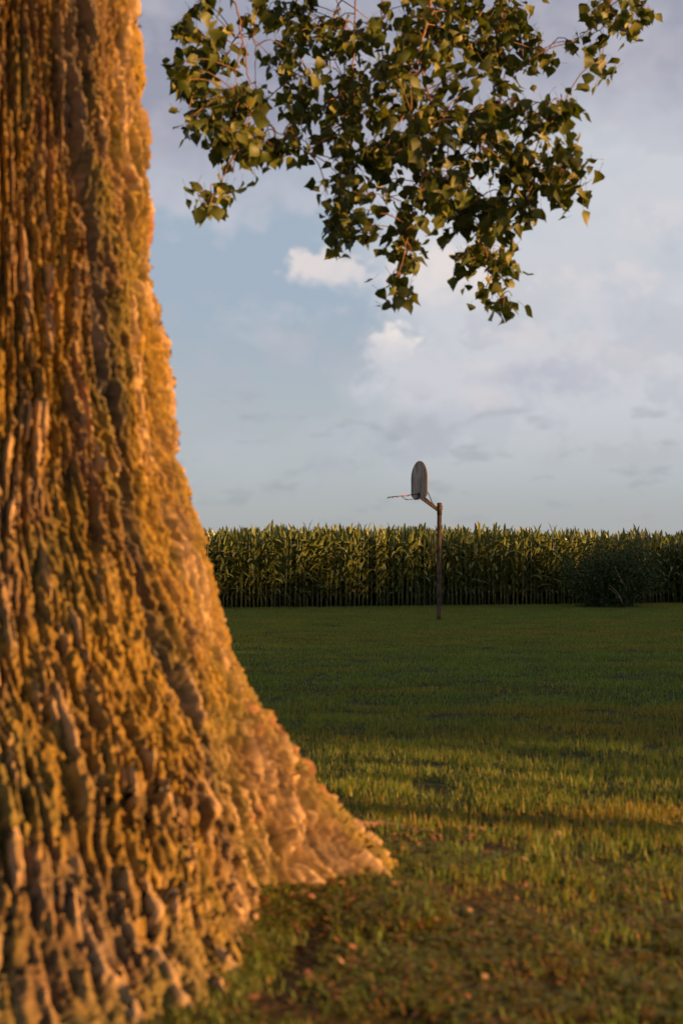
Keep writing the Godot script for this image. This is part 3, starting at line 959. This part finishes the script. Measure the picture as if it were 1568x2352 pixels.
func grass_patch(size: float, count: int, short: float, tall: float, wide: float, dry: float) -> ArrayMesh:
	var st := new_st(false)
	for i in count:
		var p := Vector3(rng.randf_range(-0.5, 0.5) * size, -0.01, rng.randf_range(-0.5, 0.5) * size)
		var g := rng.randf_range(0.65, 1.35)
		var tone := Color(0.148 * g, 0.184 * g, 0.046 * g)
		if rng.randf() < dry:  # dry golden blades; a higher share also stands in for sunlight
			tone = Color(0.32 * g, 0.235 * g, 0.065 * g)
		blade(st, p, rng.randf() * TAU, rng.randf_range(0.05, 0.8), rng.randf_range(short, tall) * rng.randf_range(0.7, 1.15), wide * rng.randf_range(0.7, 1.2), tone)
	st.generate_normals()
	return st.commit()

func weed_patch(size: float, count: int) -> ArrayMesh:      # short, leaning, broader leaves of several plants
	var st := new_st(false)
	for i in count:
		var p := Vector3(rng.randf_range(-0.5, 0.5) * size, -0.008, rng.randf_range(-0.5, 0.5) * size)
		var g := rng.randf_range(0.55, 1.25)
		var tone := Color(0.165 * g, 0.20 * g, 0.04 * g)
		if rng.randf() < 0.22:
			tone = Color(0.27 * g, 0.15 * g, 0.055 * g)
		if rng.randf() < 0.80:
			blade(st, p, rng.randf() * TAU, rng.randf_range(0.5, 1.4), rng.randf_range(0.04, 0.12), rng.randf_range(0.004, 0.008), tone)
			continue
		var turn := rng.randf() * TAU                         # three small round leaves on one stalk
		var top := p + Vector3(rng.randfn() * 0.012, rng.randf_range(0.025, 0.085), rng.randfn() * 0.012)
		st.set_color(tone)
		for k in 3:
			var a := turn + TAU * k / 3.0
			var d := Vector3(cos(a), rng.randf_range(-0.3, 0.5), sin(a)) * rng.randf_range(0.012, 0.026)
			var w := Vector3(-sin(a), 0.1, cos(a)) * d.length() * 0.5
			quad(st, top, top + d * 0.6 + w, top + d, top + d * 0.6 - w)
		st.set_color(Color(0.12, 0.11, 0.04))
		st.add_vertex(p); st.add_vertex(p + Vector3(0.003, 0, 0)); st.add_vertex(top)
	st.generate_normals()
	return st.commit()

func scatter(called: String, mesh: Mesh, material: Material, spots: Array, label: String, category: String) -> void:
	var mm := MultiMesh.new()
	mm.transform_format = MultiMesh.TRANSFORM_3D
	mm.use_colors = true
	mm.mesh = mesh
	mm.instance_count = spots.size()
	for i in spots.size():
		mm.set_instance_transform(i, spots[i][0])
		mm.set_instance_color(i, spots[i][1])
	var o := MultiMeshInstance3D.new()
	o.name = called
	o.multimesh = mm
	o.material_override = material
	o.set_meta("kind", "stuff")
	tag(o, label, category)
	add_child(o, true)

func lawn_tint(x: float, z: float) -> Color:
	var n := n_soft.get_noise_2d(x * 0.10, z * 0.42)            # long flat bands across the view
	var n2 := n_soft.get_noise_2d(x * 0.8 + 20.0, z * 1.3)
	var dry := sstep(0.05, 0.6, n + n2 * 0.35) + 0.55 * exp(-pow((z + 28.0) / 3.6, 2.0))
	var c := Color(0.90, 1.06, 0.95).lerp(Color(1.35, 1.05, 0.85), clampf(dry, 0.0, 1.0) * 0.8)
	var foot := sstep(6.8, 5.2, -z) * 0.75
	c = c.lerp(Color(1.05, 0.98, 0.80), foot)
	var v := 1.08 + 0.13 * n2
	return Color(c.r * v, c.g * v, c.b * v)

func make_ground() -> void:
	var xs := PackedFloat32Array()
	for i in 141:
		var t := (i - 70) / 70.0
		xs.append(signf(t) * (6.0 * absf(t) + 60.0 * pow(absf(t), 4.0) + 540.0 * pow(absf(t), 12.0)))
	var zs := PackedFloat32Array()
	for i in 221:
		var t := (i - 90) / 90.0
		zs.append(-7.0 + (8.0 * t + 40.0 * t * absf(pow(t, 2.0)) + 130.0 * t * absf(pow(t, 7.0)) * (1.0 if t < 0 else 0.05)))
	zs.sort()
	var st := new_st()
	for j in zs.size():
		for i in xs.size():
			var x := xs[i]
			var z := zs[j]
			var s := soil_share(x, z)
			var c := Color(0.075, 0.075, 0.024)
			var lt := lawn_tint(x, z)
			c = Color(c.r * lt.r, c.g * lt.g, c.b * lt.b).lerp(Color(0.12, 0.075, 0.038), s * 0.7)
			st.set_color(c)
			st.add_vertex(Vector3(x, ground_y(x, z), z))
	var nx := xs.size()
	for j in zs.size() - 1:
		for i in nx - 1:
			var a := j * nx + i
			for q in [a, a + 1, a + nx + 1, a, a + nx + 1, a + nx]:
				st.add_index(q)
	st.generate_normals()
	var m := vertex_mat(0.95, 0.2)
	var tex := NoiseTexture2D.new()
	tex.width = 512
	tex.height = 512
	tex.seamless = true
	var n := noise(FastNoiseLite.TYPE_SIMPLEX, 21, FastNoiseLite.FRACTAL_FBM, 5)
	n.frequency = 0.03
	tex.noise = n
	var g := Gradient.new()
	g.set_color(0, Color(0.45, 0.45, 0.45))
	g.set_color(1, Color(1, 1, 1))
	tex.color_ramp = g
	m.albedo_texture = tex
	m.uv1_triplanar = true
	m.uv1_world_triplanar = true
	m.uv1_scale = Vector3(0.8, 0.8, 0.8)
	m.heightmap_enabled = true
	m.heightmap_texture = tex
	m.heightmap_scale = 2.0
	var o := obj("ground", st.commit(), m)
	o.set_meta("kind", "structure")
	tag(o, "flat mown ground with bare reddish earth round the foot of the tree", "ground")

func make_grass() -> void:
	var gm := vertex_mat(0.55, 0.4)
	gm.backlight_enabled = true
	gm.backlight = lin(0.95, 0.95, 0.18)
	var near := []
	var foot := []
	var far := []
	var d := 3.4
	while d < 51.0:
		var step := 0.34 if d < 14.0 else 0.42
		var half := d * 0.26 + 1.4
		var x := -half
		while x < half:
			var px := x + rng.randf_range(-0.5, 0.5) * step
			var pz := -d + rng.randf_range(-0.5, 0.5) * step
			x += step
			var keep := 1.0 - soil_share(px, pz) * 0.15
			if rng.randf() > keep:
				continue
			if Vector2(px - TREE.x, pz - TREE.z).length() < sil(0.1) - 0.55:
				continue
			var e := corn_edge(0.0, 0.0)
			var dir := (corn_edge(1.0, 0.0) - e).normalized()
			if (Vector3(px, 0, pz) - e).dot(Vector3(dir.z, 0, -dir.x)) > 0.1:
				continue
			var c := lawn_tint(px, pz)
			var tall := 1.0 - 0.45 * sstep(7.0, 5.4, -pz) + 0.22 * n_soft.get_noise_2d(px * 1.7, pz * 1.7 + 60.0) + rng.randfn(0.0, 0.10)
			var s := step / 0.34
			var t := Transform3D(Basis(Vector3.UP, rng.randf() * TAU).scaled(Vector3(s, maxf(tall, 0.5), s)), Vector3(px, ground_y(px, pz), pz))
			(foot if rng.randf() < 0.7 * sstep(7.0, 5.6, d + 0.5 * n_soft.get_noise_2d(px * 1.3, pz * 1.3)) else near if d < 14.0 else far).append([t, c])
		d += step
	scatter("grass", grass_patch(0.46, 260, 0.035, 0.085, 0.0048, 0.3), gm, near, "short green lawn grass in front, striped with low sunlight", "grass")  # extra golden blades here put low sunlight into the colour
	scatter("grass", weed_patch(0.46, 560), gm, foot, "low matted weeds and sparse grass in front of the tree", "weeds")
	scatter("grass", grass_patch(0.46, 200, 0.03, 0.065, 0.0075, 0.10), gm, far, "mown lawn in shade reaching back to the corn", "grass")
	# taller, looser tufts in front and against the roots
	var tufts := []
	for i in 110:
		var px := rng.randf_range(-1.2, 2.6)
		var pz := -rng.randf_range(3.7, 7.4)
		var r := Vector2(px - TREE.x, pz - TREE.z).length()
		if r < 1.35 or absf(px) > -pz * 0.27 + 0.2 or rng.randf() < soil_share(px, pz) * 0.15:
			continue
		var g := rng.randf_range(0.75, 1.25)
		tufts.append([Transform3D(Basis(Vector3.UP, rng.randf() * TAU).scaled(Vector3(1, rng.randf_range(0.6, 1.2), 1)), Vector3(px, ground_y(px, pz), pz)), Color(0.9 * g, 1.05 * g, 0.9 * g)])
	for i in 300:
		var phi := deg_to_rad(rng.randf_range(-25.0, 100.0))
		var r := trunk_r(phi, 0.11) + rng.randf_range(-0.10, 0.14)
		var px := TREE.x + cos(phi) * r
		var pz := TREE.z + sin(phi) * r
		var g := rng.randf_range(0.7, 1.2)
		tufts.append([Transform3D(Basis(Vector3.UP, rng.randf() * TAU).scaled(Vector3(0.8, rng.randf_range(0.25, 0.6), 0.8)), Vector3(px, ground_y(px, pz), pz)), Color(0.95 * g, 0.95 * g, 0.85 * g)])
	scatter("grass", grass_patch(0.20, 34, 0.05, 0.13, 0.0075, 0.15), gm, tufts, "loose taller tufts of grass and weeds round the foot of the tree", "grass")
	# fallen leaves
	var lit := []
	for i in 1000:
		var a := rng.randf_range(-0.6, 2.3)
		var r := 1.3 + absf(rng.randfn(0.0, 1.0))
		var px := TREE.x + cos(a) * r
		var pz := TREE.z + sin(a) * r
		if pz > -3.6:
			continue
		lit.append([px, pz])
	for q in [[1318, 1458], [1293, 1483], [1484, 1458], [775, 1433], [868, 1405], [600, 1497], [1428, 1666], [815, 1714], [800, 1712], [830, 1716], [1020, 1690], [640, 1470], [1240, 1560]]:
		var p := on_ground(q[0], q[1])
		lit.append([p.x, p.z])
	var spots := []
	for p in lit:
		var b := Basis(Vector3.UP, rng.randf() * TAU) * Basis(Vector3.RIGHT, PI * 0.5 + rng.randfn(0.0, 0.35)) * Basis(Vector3.UP, rng.randfn(0.0, 0.3))
		var g := rng.randf_range(0.5, 1.5)
		var c := Color(0.18 * g, 0.085 * g, 0.04 * g) if rng.randf() < 0.88 else Color(0.30, 0.19, 0.09)
		spots.append([Transform3D(b.scaled(Vector3.ONE * rng.randf_range(0.018, 0.05)), Vector3(p[0], ground_y(p[0], p[1]) + rng.randf_range(0.008, 0.04), p[1])), c])
	scatter("leaf_litter", leaf_mesh(0.4, 0.3, 0.4, Color.WHITE, false), vertex_mat(0.8, 0.3), spots, "dry orange and brown leaves fallen under the tree", "fallen leaves")

# ---------------------------------------------------------------- trees behind the lens that shade the lawn

func make_treeline() -> void:
	var st := new_st()
	st.set_color(Color(0.10, 0.075, 0.05))
	tube(st, PackedVector3Array([Vector3(0, -0.2, 0), Vector3(0.05, 2.5, 0), Vector3(0, 6.0, 0.05), Vector3(0.02, 9.5, 0)]), PackedFloat32Array([0.34, 0.27, 0.2, 0.06]), 10)
	for i in 7000:
		var d := Vector3(rng.randfn(), rng.randfn(), rng.randfn()).normalized() * pow(rng.randf(), 0.4)
		var p := Vector3(d.x * 3.4, 6.1 + d.y * 5.6, d.z * 3.4)
		p += Vector3(n_soft.get_noise_3d(p.x * 0.6, p.y * 0.6, p.z * 0.6), n_soft.get_noise_3d(p.x * 0.6 + 9.0, p.y * 0.6, p.z * 0.6), n_soft.get_noise_3d(p.x * 0.6, p.y * 0.6 + 9.0, p.z * 0.6)) * 1.3
		p.y = maxf(p.y, 0.4)
		var b := Basis(Vector3.UP, rng.randf() * TAU) * Basis(Vector3.RIGHT, rng.randf() * TAU)
		var g := rng.randf_range(0.6, 1.3)
		st.set_color(Color(0.055 * g, 0.085 * g, 0.02 * g))
		quad(st, p, p + b * Vector3(0.14, 0.03, 0.2), p + b * Vector3(0, 0, 0.45), p + b * Vector3(-0.14, 0.03, 0.2))
	var tree := done(st)
	var a := deg_to_rad(SUN_TURN)
	var sun := Vector3(sin(a), 0, cos(a))                 # towards the sun over the ground
	var across := Vector3(cos(a), 0, -sin(a))
	# [place across the sunlight, distance along it, height]
	var rows := []
	var s := 13.0
	while s < 62.0:
		rows.append([s + rng.randfn(0.0, 0.3), 42.0 + rng.randfn(0.0, 1.0), 11.2 + 0.9 * sstep(29.0, 33.0, s) + 0.4 * sstep(34.0, 39.0, s) - 0.6 * sstep(42.0, 46.0, s) + rng.randfn(0.0, 0.2)])
		s += 3.3
	var mm := MultiMesh.new()
	mm.transform_format = MultiMesh.TRANSFORM_3D
	mm.mesh = tree
	mm.instance_count = rows.size()
	for i in rows.size():
		var p: Vector3 = across * rows[i][0] + sun * rows[i][1]
		var k: float = rows[i][2] / 11.6
		mm.set_instance_transform(i, Transform3D(Basis(Vector3.UP, rng.randf() * TAU).scaled(Vector3(k, k, k)), p))
	var o := MultiMeshInstance3D.new()
	o.name = "treeline"
	o.multimesh = mm
	o.material_override = vertex_mat(0.8, 0.3)
	o.set_meta("kind", "stuff")
	tag(o, "row of leafy trees beyond the view that shades the lawn", "trees")
	add_child(o, true)

# Bare-stemmed trees added out of view; their stems stripe the grass with shade.
func make_added_trees() -> void:
	var a := deg_to_rad(SUN_TURN)
	var sun := Vector3(sin(a), 0, cos(a))
	var across := Vector3(cos(a), 0, -sin(a))
	for k in [[7.55, 24.0, 0.22, "thick stemmed tree added out of view to shade a stripe of lawn"], [9.4, 18.0, 0.10, "slim tree added out of view for a narrow shade stripe"], [8.75, 15.0, 0.09, "very slim young tree added out of view for a thin shade stripe"]]:
		var t := thing("added_tree", k[3], "tree", across * k[0] + sun * k[1])
		var st := new_st()
		var r: float = k[2]
		tube(st, PackedVector3Array([Vector3(0, -0.2, 0), Vector3(r * 0.3, 3.0, 0), Vector3(0, 7.0, 0), Vector3(0, 13.5, 0)]), PackedFloat32Array([r * 1.25, r, r * 0.85, r * 0.4]), 12)
		obj("trunk", done(st), mat(lin(0.14, 0.10, 0.07), 0.9), t)
		st = new_st(false)
		for i in 900:
			var d := Vector3(rng.randfn(), rng.randfn(), rng.randfn()).normalized() * pow(rng.randf(), 0.4)
			var p := Vector3(d.x * 1.9, 13.8 + d.y * 1.8, d.z * 1.9)
			var b := Basis(Vector3.UP, rng.randf() * TAU) * Basis(Vector3.RIGHT, rng.randf() * TAU)
			quad(st, p, p + b * Vector3(0.10, 0.03, 0.14), p + b * Vector3(0, 0, 0.32), p + b * Vector3(-0.10, 0.03, 0.14))
		obj("crown", done(st), mat(lin(0.06, 0.085, 0.02), 0.8), t)

# ---------------------------------------------------------------- scene

func _ready() -> void:
	rng.seed = 20240611
	# camera
	var cam := Camera3D.new()
	cam.name = "camera"
	cam.position = EYE
	cam.rotation.x = PITCH
	var lens := CameraAttributesPhysical.new()
	lens.frustum_focal_length = 17.5 * FOCAL / 1176.0
	lens.frustum_focus_distance = 25.0
	lens.frustum_near = 0.1
	lens.frustum_far = 3000.0
	lens.exposure_aperture = 2.2
	cam.attributes = lens
	cam.fov = rad_to_deg(2.0 * atan(1176.0 / FOCAL))
	cam.far = 3000.0
	add_child(cam)
	cam.current = true
	# noises
	n_soft = noise(FastNoiseLite.TYPE_SIMPLEX_SMOOTH, 3, FastNoiseLite.FRACTAL_NONE, 1)
	n_fine = noise(FastNoiseLite.TYPE_SIMPLEX, 5, FastNoiseLite.FRACTAL_FBM, 3)
	n_ridge = noise(FastNoiseLite.TYPE_SIMPLEX_SMOOTH, 8, FastNoiseLite.FRACTAL_RIDGED, 2)
	n_fbm = noise(FastNoiseLite.TYPE_SIMPLEX_SMOOTH, 14, FastNoiseLite.FRACTAL_FBM, 5)
	n_puff = noise(FastNoiseLite.TYPE_CELLULAR, 18, FastNoiseLite.FRACTAL_FBM, 4)
	n_puff.cellular_return_type = FastNoiseLite.RETURN_DISTANCE
	n_cell = noise(FastNoiseLite.TYPE_CELLULAR, 23, FastNoiseLite.FRACTAL_NONE, 1)
	n_cell.cellular_return_type = FastNoiseLite.RETURN_DISTANCE2_SUB
	n_patch = noise(FastNoiseLite.TYPE_CELLULAR, 23, FastNoiseLite.FRACTAL_NONE, 1)
	n_patch.cellular_return_type = FastNoiseLite.RETURN_CELL_VALUE
	# sky
	var env := Environment.new()
	env.background_mode = Environment.BG_SKY
	var sky := Sky.new()
	var sm := PanoramaSkyMaterial.new()
	sm.panorama = make_sky()
	sky.sky_material = sm
	env.sky = sky
	env.sky_rotation = Vector3(0, PI, 0)          # the middle of the panorama lies straight ahead
	env.tonemap_mode = Environment.TONE_MAPPER_LINEAR
	env.tonemap_exposure = EXPOSURE
	env.sdfgi_enabled = true
	env.ssao_enabled = true
	env.ssil_enabled = true
	var we := WorldEnvironment.new()
	we.name = "environment"
	we.environment = env
	add_child(we)
	# sun
	var sun := DirectionalLight3D.new()
	sun.name = "sun"
	sun.rotation_degrees = Vector3(-SUN_HIGH, SUN_TURN, 0)
	sun.light_color = lin(1.0, 0.49, 0.165)
	sun.light_energy = 1.6
	sun.light_angular_distance = 0.5
	sun.shadow_enabled = true
	add_child(sun)
	# setting, then things
	make_ground()
	make_treeline()
	make_added_trees()
	make_tree()
	make_hoop()
	make_corn()
	make_shrub(on_ground(1396, 1395), 3.3, 2.5, 17000, "dark leafy shrub with bare pale twigs in front of the corn, right of the hoop", Color(0.05, 0.075, 0.022), 4)
	make_shrub(on_ground(1580, 1384), 2.8, 2.0, 10000, "low green bush at the foot of the corn, half cut by the right edge", Color(0.05, 0.075, 0.02), 0)
	make_dry_grass(on_ground(1520, 1383), 2.4, 0.7, "reddish brown dry grass lying at the foot of the corn")
	make_grass()
